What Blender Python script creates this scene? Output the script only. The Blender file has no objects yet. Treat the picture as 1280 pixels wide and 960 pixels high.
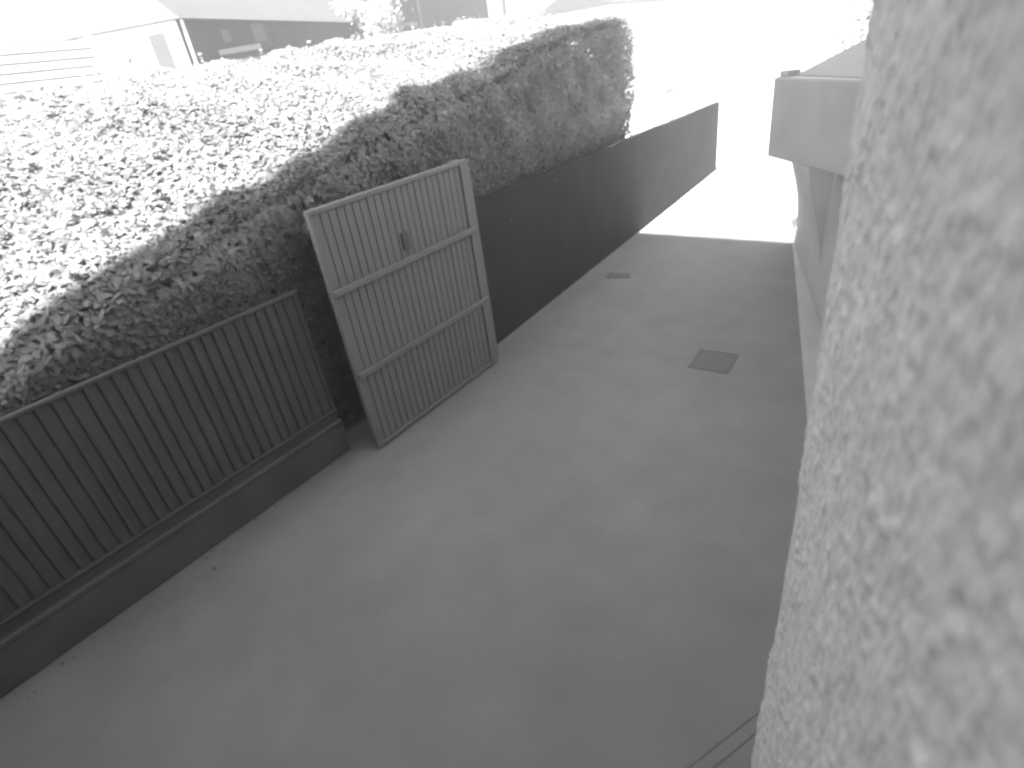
import bpy, bmesh, math, random
import numpy as np
from mathutils import Vector, Matrix
random.seed(7); RNG = np.random.default_rng(7)
S = bpy.context.scene
COL = S.collection

# ------------------------------------------------------------------ camera
cam = bpy.data.cameras.new('camera'); camo = bpy.data.objects.new('camera', cam); COL.objects.link(camo)
cam.sensor_width = 36; cam.lens = 36 * 713.3 / 1280; cam.clip_start = 0.02; cam.clip_end = 2000
Rr = Vector((0.80223647, 0.58348343, -0.12634768))      # right
Ru = Vector((-0.20867423, 0.47234373, 0.85635651))      # up
Rb = Vector((0.55934936, -0.66063492, 0.50068932))      # back
camo.matrix_world = Matrix((( Rr.x, Ru.x, Rb.x, 0), (Rr.y, Ru.y, Rb.y, 0), (Rr.z, Ru.z, Rb.z, 3.0), (0, 0, 0, 1)))
cam.dof.use_dof = True; cam.dof.focus_distance = 6.0; cam.dof.aperture_fstop = 2.3
S.camera = camo

# ------------------------------------------------------------------ sky, sun, exposure
SUN_EL, SUN_AZ = 55.0, 177.0          # sun behind the camera, a few degrees to the right
w = bpy.data.worlds.new('World'); S.world = w; w.use_nodes = True
nt = w.node_tree; bg = nt.nodes['Background']
sky = nt.nodes.new('ShaderNodeTexSky'); sky.sky_type = 'NISHITA'; sky.sun_disc = False
sky.sun_elevation = math.radians(SUN_EL); sky.sun_rotation = math.radians(SUN_AZ)
bw = nt.nodes.new('ShaderNodeRGBToBW')
nt.links.new(sky.outputs[0], bw.inputs[0]); nt.links.new(bw.outputs[0], bg.inputs['Color'])
bg.inputs['Strength'].default_value = 0.07
sl = bpy.data.lights.new('sun', 'SUN'); sl.energy = 5.0; sl.angle = math.radians(0.5); sl.color = (1, 1, 1)
so = bpy.data.objects.new('sun', sl); COL.objects.link(so)
az, el = math.radians(SUN_AZ), math.radians(SUN_EL)
sd = Vector((math.sin(az) * math.cos(el), math.cos(az) * math.cos(el), math.sin(el)))
so.rotation_euler = sd.to_track_quat('Z', 'Y').to_euler(); so.location = sd * 60
S.view_settings.view_transform = 'Standard'; S.view_settings.look = 'None'
S.view_settings.exposure = 3.3; S.view_settings.gamma = 1
S.render.engine = 'CYCLES'
S.cycles.use_denoising = True
S.cycles.pixel_filter_type = 'BLACKMAN_HARRIS'; S.cycles.filter_width = 2.8
S.cycles.max_bounces = 6; S.cycles.diffuse_bounces = 4

# ------------------------------------------------------------------ materials
def mat(name, v, rough=0.85, var=0.15, scale=6.0, bump=0.0, bscale=80.0, spots=None, spec=0.2, transl=0.0, metal=0.0, big=0.0, grit=0.0):
    m = bpy.data.materials.new(name); m.use_nodes = True
    n = m.node_tree.nodes; L = m.node_tree.links; p = n['Principled BSDF']
    p.inputs['Roughness'].default_value = rough; p.inputs['Specular IOR Level'].default_value = spec
    p.inputs['Metallic'].default_value = metal
    tc = n.new('ShaderNodeTexCoord')
    nz = n.new('ShaderNodeTexNoise'); nz.inputs['Scale'].default_value = scale; nz.inputs['Detail'].default_value = 7
    L.new(tc.outputs['Object'], nz.inputs['Vector'])
    mr = n.new('ShaderNodeMapRange'); mr.inputs[1].default_value = 0.3; mr.inputs[2].default_value = 0.7
    mr.inputs[3].default_value = v * (1 - var); mr.inputs[4].default_value = v * (1 + var)
    L.new(nz.outputs['Fac'], mr.inputs[0]); out = mr.outputs[0]
    if big:
        n2 = n.new('ShaderNodeTexNoise'); n2.inputs['Scale'].default_value = 0.9; n2.inputs['Detail'].default_value = 4
        L.new(tc.outputs['Object'], n2.inputs['Vector'])
        m2 = n.new('ShaderNodeMapRange'); m2.inputs[1].default_value = 0.32; m2.inputs[2].default_value = 0.68
        m2.inputs[3].default_value = 1 - big; m2.inputs[4].default_value = 1 + big
        L.new(n2.outputs['Fac'], m2.inputs[0])
        mu = n.new('ShaderNodeMath'); mu.operation = 'MULTIPLY'
        L.new(out, mu.inputs[0]); L.new(m2.outputs[0], mu.inputs[1]); out = mu.outputs[0]
    if grit:
        ng = n.new('ShaderNodeTexNoise'); ng.inputs['Scale'].default_value = 110; ng.inputs['Detail'].default_value = 3
        L.new(tc.outputs['Object'], ng.inputs['Vector'])
        mg = n.new('ShaderNodeMapRange'); mg.inputs[1].default_value = 0.3; mg.inputs[2].default_value = 0.7; mg.inputs[3].default_value = 1 - grit; mg.inputs[4].default_value = 1 + grit
        L.new(ng.outputs['Fac'], mg.inputs[0])
        m5 = n.new('ShaderNodeMath'); m5.operation = 'MULTIPLY'; L.new(out, m5.inputs[0]); L.new(mg.outputs[0], m5.inputs[1]); out = m5.outputs[0]
    if spots:                                     # (scale, radius, value): scattered spots with an uneven rim
        vo = n.new('ShaderNodeTexVoronoi'); vo.inputs['Scale'].default_value = spots[0]; vo.inputs['Randomness'].default_value = 1
        L.new(tc.outputs['Object'], vo.inputs['Vector'])
        n3 = n.new('ShaderNodeTexNoise'); n3.inputs['Scale'].default_value = spots[0] * 3
        L.new(tc.outputs['Object'], n3.inputs['Vector'])
        ad = n.new('ShaderNodeMath'); ad.operation = 'MULTIPLY_ADD'; ad.inputs[1].default_value = 0.25
        L.new(n3.outputs['Fac'], ad.inputs[0]); L.new(vo.outputs['Distance'], ad.inputs[2])
        m4 = n.new('ShaderNodeMapRange'); m4.inputs[1].default_value = spots[1] + 0.09; m4.inputs[2].default_value = spots[1] + 0.2
        m4.inputs[3].default_value = 1; m4.inputs[4].default_value = 0
        L.new(ad.outputs[0], m4.inputs[0])
        sp = n.new('ShaderNodeSeparateColor'); L.new(vo.outputs['Color'], sp.inputs[0])
        gt = n.new('ShaderNodeMath'); gt.operation = 'GREATER_THAN'; gt.inputs[1].default_value = spots[3] if len(spots) > 3 else 0.6
        L.new(sp.outputs[0], gt.inputs[0])
        mm = n.new('ShaderNodeMath'); mm.operation = 'MULTIPLY'; L.new(m4.outputs[0], mm.inputs[0]); L.new(gt.outputs[0], mm.inputs[1])
        mx = n.new('ShaderNodeMix'); mx.data_type = 'FLOAT'
        L.new(mm.outputs[0], mx.inputs[0]); L.new(out, mx.inputs[2]); mx.inputs[3].default_value = spots[2]; out = mx.outputs[0]
    L.new(out, p.inputs['Base Color'])
    if bump:
        nb = n.new('ShaderNodeTexNoise'); nb.inputs['Scale'].default_value = bscale; nb.inputs['Detail'].default_value = 5
        L.new(tc.outputs['Object'], nb.inputs['Vector'])
        b = n.new('ShaderNodeBump'); b.inputs['Strength'].default_value = bump; b.inputs['Distance'].default_value = 0.01
        L.new(nb.outputs['Fac'], b.inputs['Height']); L.new(b.outputs[0], p.inputs['Normal'])
    if transl:
        t = n.new('ShaderNodeBsdfTranslucent'); L.new(out, t.inputs['Color'])
        ms = n.new('ShaderNodeMixShader'); ms.inputs[0].default_value = transl
        L.new(p.outputs[0], ms.inputs[1]); L.new(t.outputs[0], ms.inputs[2])
        L.new(ms.outputs[0], n['Material Output'].inputs['Surface'])
    return m

M = dict(
    floor=mat('floor_concrete', 0.172, 0.9, 0.07, 3.0, 0.35, 260, grit=0.16, spots=(1.1, 0.1, 0.145, 0.72), big=0.06),
    ground=mat('ground_gravel', 0.32, 0.95, 0.12, 4.0, 0.4, 40, big=0.1),
    roughcast=mat('roughcast_render', 0.46, 0.95, 0.10, 14.0, 0.3, 220, big=0.05),
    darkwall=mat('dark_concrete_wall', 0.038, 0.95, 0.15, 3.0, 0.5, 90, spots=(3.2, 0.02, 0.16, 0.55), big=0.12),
    plinth=mat('plinth_concrete', 0.085, 0.95, 0.15, 3.0, 0.5, 90, big=0.1),
    gate=mat('gate_paint', 0.155, 0.6, 0.06, 5.0, 0.08, 150, big=0.05),
    gatepost=mat('gate_post_paint', 0.16, 0.6, 0.06, 5.0, 0.1, 120),
    iron=mat('lock_iron', 0.08, 0.5, 0.1, 20, 0.1, 100),
    bar=mat('fence_bar_paint', 0.07, 0.6, 0.1, 9, 0.1, 120),
    leaf=mat('hedge_leaf', 0.28, 0.65, 0.2, 3.0, spec=0.15, transl=0.5),
    twig=mat('hedge_twigs', 0.28, 0.95, 0.3, 12.0, 0.5, 30),
    strip=mat('footway_concrete', 0.33, 0.9, 0.06, 4.0, 0.25, 120, big=0.05),
    garden=mat('garden_wall_plaster', 0.40, 0.9, 0.06, 3.0, 0.25, 110, big=0.06),
    canopy=mat('canopy_plaster', 0.33, 0.9, 0.06, 3.0, 0.25, 110, big=0.05),
    roofsheet=mat('canopy_roof_sheet', 0.24, 0.8, 0.06, 4.0),
    fenceback=mat('fence_backing', 0.085, 0.95, 0.12, 3.0),
    grate=mat('drain_iron', 0.12, 0.7, 0.15, 20, 0.2, 90),
    joint=mat('joint_filler', 0.16, 0.9, 0.1, 20),
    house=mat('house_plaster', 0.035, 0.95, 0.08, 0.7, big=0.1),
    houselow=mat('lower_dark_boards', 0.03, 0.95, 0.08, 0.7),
    housewin=mat('house_window_frames', 0.075, 0.6, 0.05, 2),
    glass=mat('window_glass', 0.075, 0.2, 0.1, 2, spec=0.4),
    roof=mat('house_roof_tile', 0.05, 0.9, 0.1, 2),
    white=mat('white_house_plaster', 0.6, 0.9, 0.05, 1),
    shutter=mat('grey_shutter', 0.13, 0.7, 0.05, 3),
    tile=mat('pale_slat', 0.55, 0.9, 0.05, 2),
    tilegap=mat('pale_slat_backing', 0.2, 0.9, 0.05, 2),
    litter=mat('dead_leaf', 0.13, 0.9, 0.4, 20),
    bark=mat('bark', 0.12, 0.95, 0.2, 12, 0.4, 40),
    paleleaf=mat('pale_leaf', 0.35, 0.6, 0.2, 3, transl=0.25),
    shadeblock=mat('shade_block_plaster', 0.35, 0.9, 0.05, 1),
)

# ------------------------------------------------------------------ helpers
def link(name, me, m, parent=None):
    o = bpy.data.objects.new(name, me); COL.objects.link(o)
    if m is not None and not me.materials: me.materials.append(m)
    if parent is not None: o.parent = parent
    return o
def mesh_from(name, verts, faces):
    me = bpy.data.meshes.new(name); me.from_pydata([tuple(v) for v in verts], [], [tuple(f) for f in faces]); me.update(); return me
def np_mesh(name, verts, quads):
    me = bpy.data.meshes.new(name); V = np.asarray(verts, np.float32); Q = np.asarray(quads, np.int32)
    me.vertices.add(len(V)); me.vertices.foreach_set('co', V.ravel())
    me.loops.add(Q.size); me.loops.foreach_set('vertex_index', Q.ravel())
    me.polygons.add(len(Q)); me.polygons.foreach_set('loop_start', np.arange(0, Q.size, 4, dtype=np.int32))
    me.update(calc_edges=True); me.validate(); return me
def bm_mesh(name, bm, smooth=False):
    bmesh.ops.recalc_face_normals(bm, faces=bm.faces)
    me = bpy.data.meshes.new(name); bm.to_mesh(me); bm.free()
    if smooth: me.polygons.foreach_set('use_smooth', [True] * len(me.polygons))
    return me
def add_box(bm, lo, hi, bev=0.0):
    r = bmesh.ops.create_cube(bm, size=1.0)
    vs = r['verts']
    for v in vs:
        v.co = Vector([lo[i] + (v.co[i] + 0.5) * (hi[i] - lo[i]) for i in range(3)])
    if bev:
        es = list({e for v in vs for e in v.link_edges})
        bmesh.ops.bevel(bm, geom=es, offset=bev, segments=1, affect='EDGES')
def box(name, lo, hi, m, parent=None, bev=0.0):
    bm = bmesh.new(); add_box(bm, lo, hi, bev); return link(name, bm_mesh(name, bm), m, parent)
def prism_mesh(name, pts, z0, z1):
    n = len(pts); vs = [(x, y, z0) for x, y in pts] + [(x, y, z1) for x, y in pts]
    fs = [tuple(range(n))[::-1], tuple(range(n, 2 * n))] + [(i, (i + 1) % n, n + (i + 1) % n, n + i) for i in range(n)]
    bm = bmesh.new(); bv = [bm.verts.new(v) for v in vs]
    for f in fs: bm.faces.new([bv[i] for i in f])
    return bm
def prism(name, pts, z0, z1, m, parent=None, bev=0.0):
    bm = prism_mesh(name, pts, z0, z1)
    if bev: bmesh.ops.bevel(bm, geom=bm.edges[:], offset=bev, segments=2, affect='EDGES')
    return link(name, bm_mesh(name, bm), m, parent)
def tube(bm, p0, p1, r0, r1, n=6):
    p0, p1 = Vector(p0), Vector(p1); d = (p1 - p0).normalized(); a = d.orthogonal().normalized(); b = d.cross(a)
    ra = [bm.verts.new(p0 + (a * math.cos(t) + b * math.sin(t)) * r0) for t in [2 * math.pi * i / n for i in range(n)]]
    rb = [bm.verts.new(p1 + (a * math.cos(t) + b * math.sin(t)) * r1) for t in [2 * math.pi * i / n for i in range(n)]]
    for i in range(n): bm.faces.new((ra[i], ra[(i + 1) % n], rb[(i + 1) % n], rb[i]))
    bm.faces.new(ra[::-1]); bm.faces.new(rb)
def tag(o, label=None, cat=None, group=None, kind=None):
    if label: o['label'] = label
    if cat: o['category'] = cat
    if group: o['group'] = group
    if kind: o['kind'] = kind
    return o
def thing(name, label, cat, loc=(0, 0, 0), group=None):
    o = bpy.data.objects.new(name, None); COL.objects.link(o); o.location = loc; o.empty_display_size = 0.2
    return tag(o, label, cat, group)
def at(o, parent):            # keep world coordinates of a child built in world space
    o.matrix_parent_inverse = Matrix.Translation(-Vector(parent.location)); return o

# leaf clouds ------------------------------------------------------
LEAF2D = np.array([(0, 0), (-0.30, 0.28), (-0.26, 0.68), (0, 1.0), (0.26, 0.68), (0.30, 0.28)])
def leaf_cloud(name, P, N, size, width=0.8, tilt=0.6, up=0.25):
    """P points, N mean normals, size per-leaf length; each leaf is two quads folded on its midrib"""
    n = len(P)
    Nn = N + RNG.normal(0, tilt, (n, 3)); Nn /= np.linalg.norm(Nn, axis=1, keepdims=True)
    D = RNG.normal(0, 1, (n, 3)) + np.array([0, 0, up]); D -= Nn * (D * Nn).sum(1, keepdims=True)
    D /= np.linalg.norm(D, axis=1, keepdims=True); W = np.cross(D, Nn)
    V = np.zeros((n, 6, 3)); s = np.asarray(size)[:, None]
    for k, (a, b) in enumerate(LEAF2D):
        fold = -0.22 * abs(a) * 1.0 + (-0.12 * b * b)
        V[:, k] = P + (W * (a * width) + D * (b - 0.5) - Nn * (-fold) * 0.6) * s
    i = np.arange(n)[:, None] * 6
    Q = np.concatenate([i + np.array([[0, 1, 2, 3]]), i + np.array([[0, 3, 4, 5]])], 0)
    return np_mesh(name, V.reshape(-1, 3), Q)

# ------------------------------------------------------------------ SETTING: ground
def sheet(name, pts, z, m, kind='structure'):
    return tag(link(name, mesh_from(name, [(x, y, z) for x, y in pts], [tuple(range(len(pts)))]), m), kind=kind)
sheet('ground', [(-400, -300), (400, -300), (400, 600), (-400, 600)], -0.006, M['ground'])
sheet('passage_floor', [(-4.75, -1.0), (3.0, -1.0), (3.0, 9.4), (-4.75, 9.4)], 0.0, M['floor'])  # stops near the shadow edge; paler ground beyond helps whiten the sunlit patch
# narrow footway along the garden wall
def gx(Y): return 1.25 - 0.339 * Y
fw = prism('footway', [(0.35, 0.80), (gx(0.8) - 0.004, 0.80), (gx(9.1) - 0.004, 9.1), (gx(9.1) - 0.02, 9.1)], 0.0, 0.02, M['strip']); tag(fw, kind='structure')

# joints in the floor near the foot of the house wall
for (a, b) in (((-0.50, 1.33), (-0.22, 1.95)), ((-0.40, 1.40), (-0.22, 1.80))):
    d = (Vector(b) - Vector(a)).normalized(); q = Vector((-d.y, d.x)) * 0.006
    j = sheet('floor_joint', [Vector(a) + q, Vector(a) - q, Vector(b) - q, Vector(b) + q], 0.004, M['joint'])

# ------------------------------------------------------------------ roughcast house wall right beside the camera
rw = thing('roughcast_wall', 'pale roughcast house wall filling the right side of the picture', 'wall', (0, 0, 0))
def wall_xy(Y): return 0.18 - 0.263 * Y
L0 = math.hypot(1, 0.263); tdir = np.array([-0.263 / L0, 1 / L0, 0]); ndir = np.array([-1 / L0, -0.263 / L0, 0])
su0, su1, sz0, sz1, st = 0.10 * L0, 1.5 * L0, 0.0, 3.25, 0.0040
nu, nz_ = int((su1 - su0) / st) + 1, int((sz1 - sz0) / st) + 1
U = np.linspace(su0, su1, nu); Z = np.linspace(sz0, sz1, nz_)
H = np.zeros((nu, nz_), np.float32)
def smooth_noise(nu, nz_, cell):
    a = RNG.normal(0, 1, (nu // cell + 3, nz_ // cell + 3))
    x = np.arange(nu) / cell; y = np.arange(nz_) / cell; xi, yi = x.astype(int), y.astype(int)
    fx = (x - xi)[:, None]; fy = (y - yi)[None]; fx = fx * fx * (3 - 2 * fx); fy = fy * fy * (3 - 2 * fy)
    g = lambda i, j: a[np.ix_(xi + i, yi + j)]
    return (g(0, 0) * (1 - fx) + g(1, 0) * fx) * (1 - fy) + (g(0, 1) * (1 - fx) + g(1, 1) * fx) * fy
nl = int((su1 - su0) * (sz1 - sz0) / 0.0115 ** 2)
for k in range(nl):
    cu, cz = RNG.random() * nu, RNG.random() * nz_
    ru = RNG.uniform(1.2, 2.7); rz = ru * RNG.uniform(0.9, 1.7); hh = RNG.uniform(0.35, 1.0) * ru * st * 0.4
    i0, i1 = max(0, int(cu - ru)), min(nu, int(cu + ru) + 2); j0, j1 = max(0, int(cz - rz)), min(nz_, int(cz + rz) + 2)
    dd = ((np.arange(i0, i1)[:, None] - cu) / ru) ** 2 + ((np.arange(j0, j1)[None] - cz) / rz) ** 2
    H[i0:i1, j0:j1] = np.maximum(H[i0:i1, j0:j1], hh * np.sqrt(np.clip(1 - dd, 0, 1)))
H = H + 0.0022 * smooth_noise(nu, nz_, 6) + 0.0025 * smooth_noise(nu, nz_, 30)
edge = np.clip((su1 - U) / 0.012, 0, 1)[:, None]
H = H * (0.4 + 0.6 * edge) - 0.012 * (1 - edge) ** 2
bulge = 0.014 * np.sin(np.clip(Z / 3.0, 0, 1) * math.pi) ** 2         # corner is not quite plumb
base = np.array([0.18, 0, 0])
Pg = base + U[:, None, None] * tdir + np.zeros((nu, nz_, 3)); Pg[..., 2] = Z[None]
Pg += H[..., None] * ndir
Pg[..., 0] += bulge[None] * np.clip((U - 0.8) / (su1 - 0.8), 0, 1)[:, None]
idx = np.arange(nu * nz_).reshape(nu, nz_)
Q = np.stack([idx[:-1, :-1], idx[:-1, 1:], idx[1:, 1:], idx[1:, :-1]], -1).reshape(-1, 4)
me = np_mesh('render_coat', Pg.reshape(-1, 3), Q); me.polygons.foreach_set('use_smooth', [True] * len(me.polygons))
link('render_coat', me, M['roughcast'], rw)
# body of the wall behind the coat, the stretch beside and behind the camera, and above
c1 = np.array([0.18, 0]) + 1.492 * L0 * tdir[:2] - 0.012 * ndir[:2]; c0 = np.array([0.18, 0]) - 0.95 * L0 * tdir[:2] - 0.012 * ndir[:2]
ret = np.array([0.9, 0.30])
prism('wall_body', [tuple(c0), tuple(c0 + ret * 2), tuple(c1 + ret * 2), tuple(c1)], -0.05, 6.0, M['roughcast'], rw)

# ------------------------------------------------------------------ unseen block added behind the camera to cast the passage shadow
YB, XL = -1.0, -4.03
HB = (9.12 - YB) * math.tan(el) / math.cos(math.radians(SUN_AZ - 180)) - 0.02
ap = thing('shade_block', 'tall unseen plain building standing behind the camera over the passage', 'blocker', (0, YB, 0))
ao = box('wall', (XL, YB - 10, 0), (7, YB, HB - 0.3), M['shadeblock'], ap); at(ao, ap)
at(box('shade_riser', (XL - 0.12, YB - 3.0, HB + 0.002), (-3.85, YB - 0.005, HB + 3.1), M['shadeblock'], ap), ap)  # raised corner added to shade the hedge's front face towards its far end
ar = box('roof', (XL, YB - 10.1, HB - 0.3), (7.1, YB + 0.02, HB), M['roof'], ap); at(ar, ap)

# ------------------------------------------------------------------ hedge
HX = -4.16                                              # front face
HY = np.array([-0.9, 0.46, 1.4, 2.39, 3.8, 5.24, 6.5, 7.8, 9.3]); HZ = np.array([1.15, 1.55, 1.92, 2.26, 2.52, 2.72, 2.97, 3.16, 3.14])
BX = -6.7
def hx(Y): return -4.16 - 0.066 * np.maximum(0, Y - 4.4)
def zf(Y): return np.interp(Y, HY, HZ)
def zb(Y): return np.interp(Y, [-0.9, 2, 4, 6.5, 9], [3.12, 3.20, 3.28, 3.40, 3.42])
def hedge_lump(a, b):
    return 0.032 * np.sin(a * 2.3 + 1.7 * np.sin(b * 1.9)) + 0.026 * np.sin(b * 3.7 + a * 1.1) + 0.025 * np.sin(a * 7.1 + 2 * np.sin(b * 5.3))
YE0, YE1 = -0.9, 9.3
def section(Y, t):            # t 0..1 up the front, 1..2 up the top slope; returns X, Z, nX, nZ
    f = zf(Y); b = zb(Y); H0 = hx(Y); slope = (b - f) / (H0 - BX); nl_ = np.sqrt(1 + slope ** 2)
    up = np.clip(t, 0, 1); ov = np.clip(t - 1, 0, 1)
    X = H0 + (BX - H0) * ov; Zz = 0.1 + (f - 0.1) * up + (b - f) * (np.sin(ov * math.pi / 2) * 0.35 + ov * 0.65)
    r = np.clip((up - 0.93) / 0.07, 0, 1); ro = np.clip(1 - ov / 0.06, 0, 1)
    X = X - 0.10 * r ** 2 * (ov == 0) - 0.10 * ro ** 2 * (ov > 0); Zz = Zz - 0.03 * ro * (ov > 0) - 0.03 * r * (ov == 0)
    k = np.where(ov > 0, 1 - 0.5 * ro, 0.5 * r)
    nx = (1 - k) + k * slope / nl_; nz = k / nl_
    return X, Zz, nx, nz
def scatter_hedge(n):
    ps, ns = [], []
    n1, n2, n3 = int(n * 0.34), int(n * 0.56), int(n * 0.10)
    for cnt, lo, hi in ((n1, 0, 1), (n2, 1, 2)):
        Y = RNG.uniform(YE0, YE1, cnt); t = RNG.uniform(lo, hi, cnt)
        X, Zz, nx, nz = section(Y, t)
        Nv = np.stack([nx, np.zeros(cnt), nz], 1); Nv /= np.linalg.norm(Nv, axis=1, keepdims=True)
        d = hedge_lump(Y, Zz * 1.3 + X) - RNG.exponential(0.033, cnt) + 0.02
        ps.append(np.stack([X, Y, Zz], 1) + Nv * d[:, None]); ns.append(Nv)
    HE = hx(YE1) - 0.06; X = RNG.uniform(BX, HE, n3); v = RNG.random(n3); zt = zf(YE1) + (zb(YE1) - zf(YE1)) * (X - HE) / (BX - HE); Zz = 0.1 + (zt - 0.1) * v
    d = hedge_lump(X * 1.3, Zz * 1.5) - RNG.exponential(0.055, n3) + 0.05
    ps.append(np.stack([X, YE1 + d, Zz], 1)); ns.append(np.tile([0, 1.0, 0.1], (n3, 1)))
    nb = n3                                                # back face top
    Y = RNG.uniform(YE0, YE1, nb); Zz = zb(Y) - RNG.uniform(0, 0.5, nb)
    ps.append(np.stack([BX + RNG.normal(0, 0.06, nb), Y, Zz], 1)); ns.append(np.tile([-1.0, 0, 0.3], (nb, 1)))
    for k in range(420):                                   # stray shoots
        Y = RNG.uniform(YE0, YE1, 1); t = RNG.uniform(0.75, 2.0, 1); X, Zz, nx, nz = section(Y, t); m_ = RNG.integers(4, 9); L_ = RNG.uniform(0.05, 0.16)
        dr = np.array([nx[0], RNG.normal(0, 0.4), nz[0] + 0.5]); dr /= np.linalg.norm(dr)
        ps.append(np.array([X[0], Y[0], Zz[0]]) + dr * (np.linspace(0.2, 1, m_)[:, None] * L_) + RNG.normal(0, 0.008, (m_, 3))); ns.append(np.tile([nx[0], 0, nz[0]], (m_, 1)))
    return np.concatenate(ps), np.concatenate(ns)
hg = thing('hedge', 'long broad clipped leafy hedge rising along the left side behind the fence and gate', 'hedge', (HX, 4, 0))
P, N = scatter_hedge(210000)
lowm = (P[:, 2] < 2.05) & (P[:, 1] < YE1)                # clipped back behind the fence, gate and wall
P[lowm, 0] = np.minimum(P[lowm, 0], hx(P[lowm, 1]) - 0.17 + 0.22 * np.clip((P[lowm, 2] - 1.55) / 0.5, 0, 1) + RNG.normal(0, 0.008, lowm.sum()))
dist = np.linalg.norm(P - np.array([0, 0, 3.0]), axis=1)
size = RNG.uniform(0.05, 0.09, len(P)) * np.interp(P[:, 1], [1, 6], [1.0, 0.62])
# the 300 leaves that show largest become parts of their own
order = np.argsort(dist + np.where((P[:, 2] > 1.2) & (P[:, 1] > 0.2), 0, 50)); near = order[:2400:8]; keep = np.ones(len(P), bool); keep[near] = False
fo = link('foliage', leaf_cloud('foliage', P[keep], N[keep], size[keep], tilt=0.42), M['leaf'], hg); tag(fo, kind='stuff'); at(fo, hg)
lm = [leaf_cloud('leaf', np.zeros((1, 3)), np.array([[0, 0, 1.0]]), np.array([0.09]), tilt=0.001) for _ in range(4)]
for k, i in enumerate(near):
    o = link('leaf', lm[k % 4], M['leaf'], hg)
    nn = Vector(N[i]) + Vector(RNG.normal(0, 0.55, 3))
    o.location = Vector(P[i]) - hg.location + nn.normalized() * 0.012
    q = nn.to_track_quat('Z', 'Y'); o.rotation_mode = 'QUATERNION'
    o.rotation_quaternion = q @ Vector((0, 0, 1)).rotation_difference(Vector((0, 0, 1))) @ Matrix.Rotation(RNG.uniform(0, 6.28), 3, 'Z').to_quaternion()
# inner twig mass
ny, ntt = 110, 46
Yc = np.linspace(YE0, YE1 - 0.16, ny); tt = np.concatenate([np.linspace(0, 1, 20, endpoint=False), np.linspace(1, 2, ntt - 20)])
YY, TT = np.meshgrid(Yc, tt, indexing='ij'); X, Zz, nx, nz = section(YY, TT); ln = np.sqrt(nx ** 2 + nz ** 2)
dd = -0.09 + 0.9 * hedge_lump(YY, Zz * 1.3 + X) + RNG.normal(0, 0.012, YY.shape)
V = np.stack([np.minimum(X + nx / ln * dd, hx(YY) - 0.22 + 0.22 * np.clip((Zz - 1.55) / 0.5, 0, 5)), YY, np.maximum(Zz + nz / ln * dd, 0.0)], -1)
# close the back
Vb = V[:, -1].copy(); Vb[:, 2] = 0.0; V = np.concatenate([V, Vb[:, None]], 1); ntt += 1
idx = np.arange(ny * ntt).reshape(ny, ntt)
Q = np.stack([idx[:-1, :-1], idx[:-1, 1:], idx[1:, 1:], idx[1:, :-1]], -1).reshape(-1, 4)
me = np_mesh('twig_mass', V.reshape(-1, 3), Q)
bm = bmesh.new(); bm.from_mesh(me); bmesh.ops.holes_fill(bm, edges=[e for e in bm.edges if e.is_boundary]); bmesh.ops.triangulate(bm, faces=[f for f in bm.faces if len(f.verts) > 4])
tw = link('twig_mass', bm_mesh('twig_mass', bm), M['twig'], hg); at(tw, hg)

# ------------------------------------------------------------------ bar fence left of the gate
FX = -4.05
fe = thing('bar_fence', 'dark fence of upright bars on a low wall left of the gate', 'fence', (FX, 0.7, 0))
at(box('low_wall', (FX - 0.16, -0.9, 0), (FX, 2.36, 0.30), M['plinth'], fe, 0.012), fe)
at(box('coping', (FX - 0.165, -0.9, 0.302), (FX + 0.006, 2.36, 0.35), M['plinth'], fe, 0.01), fe)
at(box('top_rail', (FX - 0.048, -0.9, 1.555), (FX - 0.012, 2.36, 1.585), M['bar'], fe, 0.006), fe)
at(box('backing_sheet', (FX - 0.07, -0.898, 0.353), (FX - 0.046, 2.358, 1.553), M['fenceback'], fe), fe)
at(box('bottom_rail', (FX - 0.045, -0.9, 0.43), (FX - 0.014, 2.36, 0.455), M['bar'], fe, 0.006), fe)
bmb = bmesh.new(); add_box(bmb, (-0.007, -0.016, 0), (0.007, 0.016, 1.097), 0.003); bar_me = bm_mesh('bar', bmb); bar_me.materials.append(M['bar'])
for k in range(38):
    y = -0.86 + k * 0.086
    o = link('bar', bar_me, None, fe); o.location = (FX - 0.035 - FX, y - 0.7 + RNG.normal(0, 0.004), 0.457); o.rotation_euler = (RNG.normal(0, 0.004), 0, RNG.normal(0, 0.05))

# ------------------------------------------------------------------ gate
GX, G0, G1 = -3.80, 2.47, 4.29
ga = thing('slatted_gate', 'grey gate of narrow upright slats with two cross rails standing in front of the hedge', 'gate', (GX, (G0 + G1) / 2, 0))
ns_ = 22; sw = (G1 - G0 - 0.13) / ns_
bms = bmesh.new(); add_box(bms, (-0.015, -sw / 2 + 0.0035, 0), (-0.003, sw / 2 - 0.0035, 2.085), 0.004); slat_me = bm_mesh('slat', bms); slat_me.materials.append(M['gate'])
for k in range(ns_):
    o = link('slat', slat_me, None, ga); o.location = (RNG.normal(0, 0.0015), -(G1 - G0) / 2 + 0.03 + sw * (k + 0.5), 0.055)
at(box('stile', (GX - 0.04, G0, 0.02), (GX + 0.012, G0 + 0.03, 2.18), M['gate'], ga, 0.004), ga)
at(box('stile', (GX - 0.04, G1 - 0.10, 0.02), (GX + 0.012, G1, 2.18), M['gate'], ga, 0.004), ga)
at(box('top_rail', (GX - 0.04, G0 + 0.032, 2.142), (GX + 0.012, G1 - 0.102, 2.18), M['gate'], ga, 0.004), ga)
at(box('bottom_rail', (GX - 0.04, G0 + 0.032, 0.02), (GX + 0.010, G1 - 0.102, 0.053), M['gate'], ga, 0.004), ga)
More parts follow.
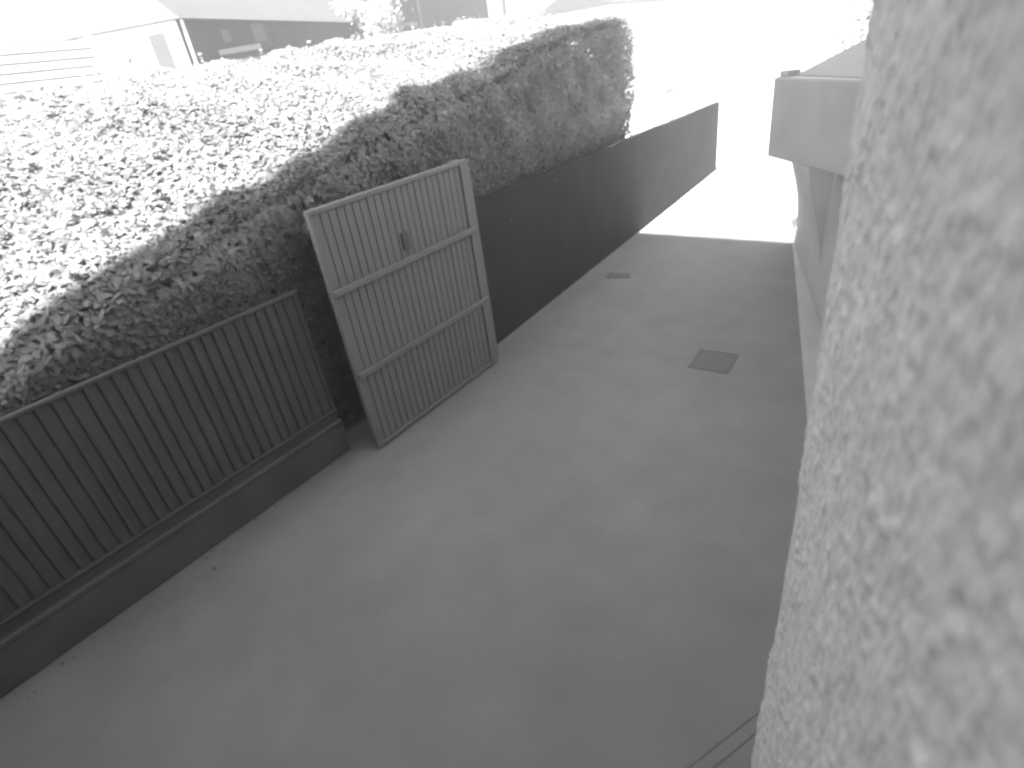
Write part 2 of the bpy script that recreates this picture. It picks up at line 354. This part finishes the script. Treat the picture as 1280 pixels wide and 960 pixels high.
for z in (0.75, 1.50):
    at(box('cross_rail', (GX + 0.006, G0 + 0.01, z), (GX + 0.036, G1 - 0.01, z + 0.055), M['gate'], ga, 0.006), ga)
at(box('backing_sheet', (GX - 0.030, G0 + 0.032, 0.055), (GX - 0.018, G1 - 0.102, 2.14), M['gate'], ga), ga)
lk = at(box('lock_plate', (GX - 0.003, 3.30, 1.62), (GX + 0.022, 3.38, 1.77), M['iron'], ga, 0.005), ga)
bm = bmesh.new(); tube(bm, (GX + 0.02, 3.34, 1.70), (GX + 0.075, 3.34, 1.70), 0.018, 0.018, 10); tube(bm, (GX + 0.065, 3.34, 1.70), (GX + 0.068, 3.42, 1.69), 0.014, 0.012, 8)
kn = link('handle', bm_mesh('handle', bm), M['iron'], lk); kn.matrix_parent_inverse = lk.matrix_parent_inverse.copy()
for nm, y0, y1, lab in (('gate_post', 4.305, 4.405, 'grey square post at the far side of the slatted gate'),):
    po = thing(nm, lab, 'post', (GX - 0.06, (y0 + y1) / 2, 0))
    at(box('shaft', (GX - 0.27, y0, 0), (GX - 0.06, y1, 2.12), M['gatepost'], po, 0.006), po)
    at(box('cap', (GX - 0.28, y0 - 0.008, 2.123), (GX - 0.05, y1 + 0.008, 2.15), M['gatepost'], po, 0.006), po)

# ------------------------------------------------------------------ dark wall right of the gate
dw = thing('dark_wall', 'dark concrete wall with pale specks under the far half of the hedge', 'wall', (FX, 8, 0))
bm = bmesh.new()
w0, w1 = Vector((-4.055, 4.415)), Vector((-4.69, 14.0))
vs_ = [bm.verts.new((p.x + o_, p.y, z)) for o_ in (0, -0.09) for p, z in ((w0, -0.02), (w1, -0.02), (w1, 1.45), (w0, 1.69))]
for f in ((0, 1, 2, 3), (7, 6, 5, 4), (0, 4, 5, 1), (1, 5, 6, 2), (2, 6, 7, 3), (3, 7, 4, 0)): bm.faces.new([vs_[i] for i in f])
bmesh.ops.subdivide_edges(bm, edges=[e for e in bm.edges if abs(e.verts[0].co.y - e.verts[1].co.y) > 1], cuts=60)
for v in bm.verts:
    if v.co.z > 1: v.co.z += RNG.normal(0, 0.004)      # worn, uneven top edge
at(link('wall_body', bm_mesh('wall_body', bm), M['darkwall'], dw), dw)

# ------------------------------------------------------------------ garden wall and boxed canopy on the right
def gx(Y): return 1.25 - 0.339 * Y
gw = thing('garden_wall', 'smooth grey wall running away beyond the roughcast corner', 'wall', (gx(6), 6, 0))
at(prism('wall_body', [(gx(1.75), 1.75), (gx(1.75) + 0.25, 1.75), (gx(9.15) + 0.25, 9.2), (gx(9.15), 9.15)], -0.02, 1.83, M['garden'], gw, 0.01), gw)
cb = thing('boxed_canopy', 'grey boxed canopy jutting out at an angle above the smooth garden wall', 'canopy', (-1.0, 6, 1.83))
A, B = (-1.54, 6.0), (-0.56, 4.99)
at(prism('box_body', [A, (-0.95, 7.4), (0.0, 6.6), (-0.2, 5.2), B], 1.835, 2.50, M['canopy'], cb, 0.012), cb)
at(prism('corner_cap', [(-1.50, 6.02), (-1.43, 6.16), (-1.33, 6.05), (-1.40, 5.92)], 2.502, 2.545, M['canopy'], cb, 0.006), cb)
bm = bmesh.new()
vv = [bm.verts.new(c) for c in ((-1.36, 5.98, 2.505), (-0.60, 5.16, 2.505), (-0.2, 6.4, 2.505), (-0.95, 7.2, 2.505), (-0.82, 6.05, 2.74), (-0.55, 6.25, 2.74))]
for f in ((0, 1, 4), (1, 2, 5, 4), (2, 3, 5), (3, 0, 4, 5), (3, 2, 1, 0)): bm.faces.new([vv[i] for i in f])
at(link('roof', bm_mesh('roof', bm), M['roofsheet'], cb), cb)
# coved corbel along the far stretch of the garden wall, carrying its top outward
bm = bmesh.new(); cv = [(0.0, 0.5), (-0.025, 0.68), (-0.07, 0.87), (-0.13, 1.07), (-0.20, 1.3), (-0.24, 1.55), (-0.25, 1.828), (0.1, 1.828), (0.1, 0.5)]
rings = [[bm.verts.new((gx(Y) - 0.004 + o_, Y, z)) for o_, z in cv] for Y in (6.9, 9.147)]
bm.faces.new(rings[0]); bm.faces.new(rings[1][::-1])
for i in range(len(cv)): bm.faces.new((rings[0][i], rings[0][(i + 1) % len(cv)], rings[1][(i + 1) % len(cv)], rings[1][i]))
at(link('corbel', bm_mesh('corbel', bm), M['garden'], gw), gw)

# ------------------------------------------------------------------ drain covers in the floor
def drain(loc, w_, l_, rot, label, nb):
    d = thing('drain_cover', label, 'drain cover', (loc[0], loc[1], 0), 'drain covers in the passage floor'); d.rotation_euler.z = rot
    bm = bmesh.new(); t = 0.02
    for lo, hi in (((-w_ / 2, -l_ / 2, 0.001), (w_ / 2, -l_ / 2 + t, 0.008)), ((-w_ / 2, l_ / 2 - t, 0.001), (w_ / 2, l_ / 2, 0.008)),
                   ((-w_ / 2, -l_ / 2 + t, 0.001), (-w_ / 2 + t, l_ / 2 - t, 0.008)), ((w_ / 2 - t, -l_ / 2 + t, 0.001), (w_ / 2, l_ / 2 - t, 0.008))): add_box(bm, lo, hi)
    link('frame', bm_mesh('frame', bm), M['grate'], d)
    link('plate', mesh_from('plate', [(-w_ / 2 + t, -l_ / 2 + t, 0.002), (w_ / 2 - t, -l_ / 2 + t, 0.002), (w_ / 2 - t, l_ / 2 - t, 0.002), (-w_ / 2 + t, l_ / 2 - t, 0.002)], [(0, 1, 2, 3)]), M['grate'], d)
    bb = bmesh.new(); g = (w_ - 2 * t) / nb; add_box(bb, (-g * 0.34, -l_ / 2 + t + 0.004, 0.0025), (g * 0.34, l_ / 2 - t - 0.004, 0.0075)); bme = bm_mesh('grate_bar', bb); bme.materials.append(M['grate'])
    for k in range(nb):
        o = link('grate_bar', bme, None, d); o.location.x = -w_ / 2 + t + g * (k + 0.5)
drain((-1.67, 5.20), 0.40, 0.42, 0.06, 'dark square drain cover in the middle of the passage floor', 9)
drain((-3.72, 7.12), 0.34, 0.16, 0.3, 'small faint drain cover near the foot of the dark wall', 5)

# ------------------------------------------------------------------ leaf litter and crumbs of soil along the wall foot
nlit = 200
LP = np.stack([FX + 0.02 + RNG.exponential(0.10, nlit), RNG.uniform(-0.9, 9.2, nlit), RNG.uniform(0.004, 0.012, nlit)], 1)
lit = link('leaf_litter', leaf_cloud('leaf_litter', LP, np.tile([0, 0, 1.0], (nlit, 1)), RNG.uniform(0.015, 0.045, nlit), tilt=0.25, up=0), M['litter']); tag(lit, kind='stuff')

# ------------------------------------------------------------------ plants
def leafy(name, label, cat, base, h, rad, n, ls, m, group=None, stems=5, z0=0.25):
    t = thing(name, label, cat, base, group)
    bm = bmesh.new()
    tips = []
    for k in range(stems):
        a = RNG.uniform(0, 6.28); r = rad * RNG.uniform(0.2, 0.8); tip = Vector((r * math.cos(a), r * math.sin(a), h * RNG.uniform(0.7, 1.0)))
        mid = Vector((tip.x * 0.4, tip.y * 0.4, tip.z * 0.55)); tube(bm, (0, 0, 0), mid, 0.018, 0.012, 5); tube(bm, mid, tip, 0.012, 0.004, 5); tips.append((mid, tip))
    link('stem', bm_mesh('stem', bm), M['bark'], t)
    Pp = []
    for k in range(n):
        mid, tip = tips[k % stems]; f = RNG.random(); p = mid.lerp(tip, f) if RNG.random() < 0.8 else mid * RNG.uniform(z0, 1)
        Pp.append(p + Vector(RNG.normal(0, rad * 0.22, 3)))
    Pp = np.array([tuple(p) for p in Pp]); Pp[:, 2] = np.maximum(Pp[:, 2], 0.05); Nn = np.tile([0, -0.3, 0.8], (n, 1)).astype(float)
    fo_ = link('foliage', leaf_cloud('foliage', Pp, Nn, RNG.uniform(0.7, 1.2, n) * ls, tilt=0.8), m, t); tag(fo_, kind='stuff')
    return t
leafy('shrub', 'leafy shrub showing above the boxed canopy next to the roughcast corner', 'shrub', (-1.12, 8.2, 0), 3.35, 0.42, 2200, 0.07, M['leaf'])
leafy('garden_plant', 'wispy pale plant behind the dark wall just past the hedge end', 'plant', (-5.35, 9.7, 0), 1.9, 0.35, 260, 0.06, M['paleleaf'], 'plants behind the dark wall')
leafy('garden_plant', 'low plant behind the dark wall farthest from the hedge', 'plant', (-5.1, 12.2, 0), 1.62, 0.3, 320, 0.06, M['leaf'], 'plants behind the dark wall')

# ------------------------------------------------------------------ houses beyond the hedge
def wall_block(name, p0, p1, depth, z0, z1, m, parent):
    p0, p1 = Vector(p0), Vector(p1); d = (p1 - p0).normalized(); n = Vector((-d.y, d.x)) * depth       # away from the camera on the left
    o = prism(name, [tuple(p0), tuple(p1), tuple(p1 + n), tuple(p0 + n)], z0, z1, m, parent); at(o, parent); return o
def on_facade(p0, p1, s0, s1, z0, z1, out, name, m, parent, depth=0.12):
    p0, p1 = Vector(p0), Vector(p1); d = (p1 - p0).normalized(); n = Vector((-d.y, d.x))
    a, b = p0 + d * s0 - n * out, p0 + d * s1 - n * out
    o = prism(name, [tuple(a), tuple(b), tuple(b + n * depth), tuple(a + n * depth)], z0, z1, m, parent); return o
# grey house, facade running from (-15.6,8.2) away to (-20.4,18.8)
ha, hb = (-15.66, 8.3), (-20.4, 18.8)
gh = thing('grey_house', 'grey house with two small windows beyond the hedge, upper left', 'house', (-18, 13, 0))
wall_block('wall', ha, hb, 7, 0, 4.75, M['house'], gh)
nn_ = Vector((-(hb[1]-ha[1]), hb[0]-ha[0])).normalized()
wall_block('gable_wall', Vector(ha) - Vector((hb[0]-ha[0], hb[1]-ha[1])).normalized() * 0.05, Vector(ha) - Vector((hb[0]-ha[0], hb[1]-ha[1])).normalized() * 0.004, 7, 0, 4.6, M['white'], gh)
for s0, s1, z0, z1 in ((2.95, 3.55, 4.13, 4.58), (1.55, 1.85, 4.13, 4.42)):
    f = at(on_facade(ha, hb, s0, s1, z0, z1, 0.03, 'window', M['housewin'], gh), gh)
    p = on_facade(ha, hb, s0 + 0.06, s1 - 0.06, z0 + 0.05, z1 - 0.05, 0.035, 'pane', M['glass'], f, 0.02); p.matrix_parent_inverse = f.matrix_parent_inverse.copy()
at(on_facade(ha, hb, 3.95, 4.9, 3.3, 4.74, 0.04, 'door', M['houselow'], gh, 0.1), gh)
# shuttered openings in the pale gable end
gd = Vector((-(hb[1] - ha[1]), hb[0] - ha[0])).normalized(); go = Vector(ha) - Vector((hb[0] - ha[0], hb[1] - ha[1])).normalized() * 0.05; gn = Vector((hb[0] - ha[0], hb[1] - ha[1])).normalized()
for s0, s1, z0, z1, mm_ in ((0.40, 0.86, 3.2, 4.42, 'roof'), (1.45, 2.05, 3.55, 4.30, 'shutter')):
    a, b = go + gd * s0 - gn * 0.03, go + gd * s1 - gn * 0.03
    f = at(prism('window', [tuple(a), tuple(b), tuple(b + gn * 0.1), tuple(a + gn * 0.1)], z0, z1, M[mm_], gh), gh)
    for k in range(5):
        zz = z0 + 0.06 + k * (z1 - z0 - 0.1) / 5; q0, q1 = a + gd * 0.05 - gn * 0.015, b - gd * 0.05 - gn * 0.015
        sl_ = prism('shutter_slat', [tuple(q0), tuple(q1), tuple(q1 + gn * 0.014), tuple(q0 + gn * 0.014)], zz, zz + (z1 - z0) / 6.5, M[mm_], f); sl_.matrix_parent_inverse = f.matrix_parent_inverse.copy()
# roof slope above the eave
d = (Vector(hb) - Vector(ha)).normalized(); n = Vector((-d.y, d.x))
e0, e1 = Vector(ha) - d * 0.1 - n * 0.25, Vector(hb) + d * 0.3 - n * 0.25
r0, r1 = Vector(ha) + d * 1.6 + n * 3.6, Vector(hb) - d * 0.5 + n * 3.6
b0, b1 = Vector(ha) - d * 0.1 + n * 7.4, Vector(hb) + d * 0.3 + n * 7.4
vs = [(e0.x, e0.y, 4.62), (e1.x, e1.y, 4.62), (r1.x, r1.y, 7.0), (r0.x, r0.y, 7.0), (b1.x, b1.y, 4.62), (b0.x, b0.y, 4.62)]
bm = bmesh.new(); bv = [bm.verts.new(v) for v in vs]
for f in ((0, 1, 2, 3), (3, 2, 4, 5), (0, 3, 5), (1, 4, 2), (5, 4, 1, 0)): bm.faces.new([bv[i] for i in f])
at(link('roof', bm_mesh('roof', bm), M['roof'], gh), gh)
bm = bmesh.new(); dp = Vector(ha) + d * 0.12 - n * 0.06; tube(bm, (dp.x, dp.y, 0), (dp.x, dp.y, 4.62), 0.04, 0.04, 8)
at(link('drainpipe', bm_mesh('drainpipe', bm), M['tile'], gh), gh)
# long dark shed in front of the grey house
sh = thing('garden_shed', 'long low dark shed in front of the grey house behind the hedge', 'shed', (-16.5, 13, 0))
sa, sb = Vector(ha) - n * 1.6 + d * 0.6, Vector(hb) - n * 1.6 - d * 0.2
wall_block('wall', sa, sb, 1.0, 0, 3.80, M['houselow'], sh)
wall_block('roof', sa - n * 0.1 - d * 0.1, sb - n * 0.1 + d * 0.1, 1.2, 3.803, 3.92, M['houselow'], sh)
# second grey house further off
h2a, h2b = (-18.9, 18.6), (-21.9, 28.4)
g2 = thing('far_house', 'dark grey tall house farther off behind the middle of the hedge', 'house', (-20, 23, 0))
wall_block('wall', h2a, h2b, 6, 0, 6.5, M['house'], g2)
d2 = (Vector(h2b) - Vector(h2a)).normalized()
at(on_facade(h2a, h2b, 1.9, 2.1, 0, 6.4, 0.1, 'corner_pilaster', M['housewin'], g2, 0.2), g2)
at(on_facade(h2a, h2b, 0, 1.7, 4.35, 4.5, 0.05, 'string_course', M['housewin'], g2, 0.2), g2)
q0, q1 = Vector(h2a) - d2 * 0.3, Vector(h2b) + d2 * 0.3
wall_block('roof', q0, q1, 6.4, 6.503, 6.8, M['roof'], g2)
# small gabled house
g3 = thing('gabled_house', 'small far house with a low grey gable roof above the hedge end', 'house', (-15.5, 26, 0))
at(box('wall', (-17.0, 26, 0), (-13.6, 32, 4.15), M['white'], g3), g3)
bm = bmesh.new(); bv = [bm.verts.new(c) for c in ((-17.4, 25.8, 4.15), (-13.2, 25.8, 4.15), (-15.4, 25.8, 4.95), (-17.4, 32.2, 4.15), (-13.2, 32.2, 4.15), (-15.4, 32.2, 4.95))]
for f in ((0, 1, 2), (3, 5, 4), (0, 2, 5, 3), (2, 1, 4, 5), (0, 3, 4, 1)): bm.faces.new([bv[i] for i in f])
at(link('roof', bm_mesh('roof', bm), M['roof'], g3), g3)
po = thing('lamp_pole', 'thin grey pole standing between the two far houses', 'pole', (-19.1, 26, 0))
bm = bmesh.new(); tube(bm, (0, 0, 0), (0, 0, 7.5), 0.13, 0.09, 8); link('shaft', bm_mesh('shaft', bm), M['roof'], po)
bm = bmesh.new(); add_box(bm, (-0.3, -0.15, 7.5), (0.3, 0.15, 7.62), 0.02); link('lamp_head', bm_mesh('lamp_head', bm), M['roof'], po)
# white house at the far left
wh = thing('white_house', 'white house with grey shutters at the upper left corner', 'house', (-24, 9, 0))
at(box('wall', (-30, 5.5, 0), (-22, 11.6, 7.4), M['white'], wh), wh)
at(box('roof', (-30.4, 5.2, 7.403), (-21.6, 11.9, 7.6), M['roof'], wh), wh)
for y0, y1, z0, z1 in ((9.0, 9.5, 5.1, 5.85), (9.75, 10.25, 5.3, 6.1), (9.2, 9.8, 4.2, 4.75)):
    f = at(box('window', (-22.02, y0, z0), (-21.96, y1, z1), M['shutter'], wh), wh)
    for k in range(3):
        zz = z0 + 0.08 + k * (z1 - z0 - 0.1) / 3
        s = box('shutter_slat', (-21.957, y0 + 0.05, zz), (-21.93, y1 - 0.05, zz + 0.12), M['shutter'], f); s.matrix_parent_inverse = f.matrix_parent_inverse.copy()
# pale slatted screen
ls = thing('slatted_screen', 'pale slatted screen in front of the white house at the left edge', 'screen', (-16, 5.2, 0))
at(box('backing', (-16.1, 3.2, 0), (-16.04, 6.4, 4.4), M['tilegap'], ls), ls)
for k in range(26):
    z = 0.1 + k * 0.165
    o = box('slat', (-16.037, 3.2, z), (-15.99, 6.4, z + 0.125), M['tile'], ls, 0.008); at(o, ls)
for y in (3.15, 6.45):
    at(box('post', (-16.12, y - 0.05, 0), (-15.98, y + 0.05, 4.45), M['tile'], ls), ls)
# trees between the houses
def tree(name, label, base, h, rad, n, ls_, m, group):
    t = thing(name, label, 'tree', base, group)
    bm = bmesh.new(); tube(bm, (0, 0, 0), (0.05, 0.02, h * 0.5), 0.14, 0.09, 8); ends = []
    for k in range(9):
        a = k * 2.4; z1 = h * RNG.uniform(0.55, 0.95); r = rad * RNG.uniform(0.4, 0.9)
        p = Vector((r * math.cos(a), r * math.sin(a), z1)); tube(bm, (0.04, 0.01, h * RNG.uniform(0.3, 0.48)), p, 0.06, 0.015, 5); ends.append(p)
    link('trunk', bm_mesh('trunk', bm), M['bark'], t)
    Pp = np.array([tuple(ends[i % 9] + Vector(RNG.normal(0, rad * 0.3, 3))) for i in range(n)])
    fo_ = link('crown', leaf_cloud('crown', Pp, np.tile([0, -0.3, 0.6], (n, 1)).astype(float), RNG.uniform(0.7, 1.3, n) * ls_, tilt=0.9), m, t); tag(fo_, kind='stuff')
tree('garden_tree', 'pale leafy tree between the grey house and the far house', (-19.2, 17.7, 0), 5.6, 1.0, 2600, 0.16, M['paleleaf'], 'trees beyond the hedge')
tree('garden_tree', 'pale leafy tree between the white house and the grey house', (-17.6, 8.3, 0), 4.4, 0.7, 1500, 0.14, M['paleleaf'], 'trees beyond the hedge')

# ------------------------------------------------------------------ hazy air
bm = bmesh.new(); add_box(bm, (-420, -320, -1.2), (420, 620, 18.6))
hm = bpy.data.materials.new('haze_air'); hm.use_nodes = True; hn = hm.node_tree.nodes; hn.remove(hn['Principled BSDF'])
pv = hn.new('ShaderNodeVolumePrincipled'); pv.inputs['Color'].default_value = (1, 1, 1, 1); pv.inputs['Density'].default_value = 0.011; pv.inputs['Anisotropy'].default_value = 0.45
hm.node_tree.links.new(pv.outputs[0], hn['Material Output'].inputs['Volume'])
tag(link('haze', bm_mesh('haze', bm), hm), kind='stuff')
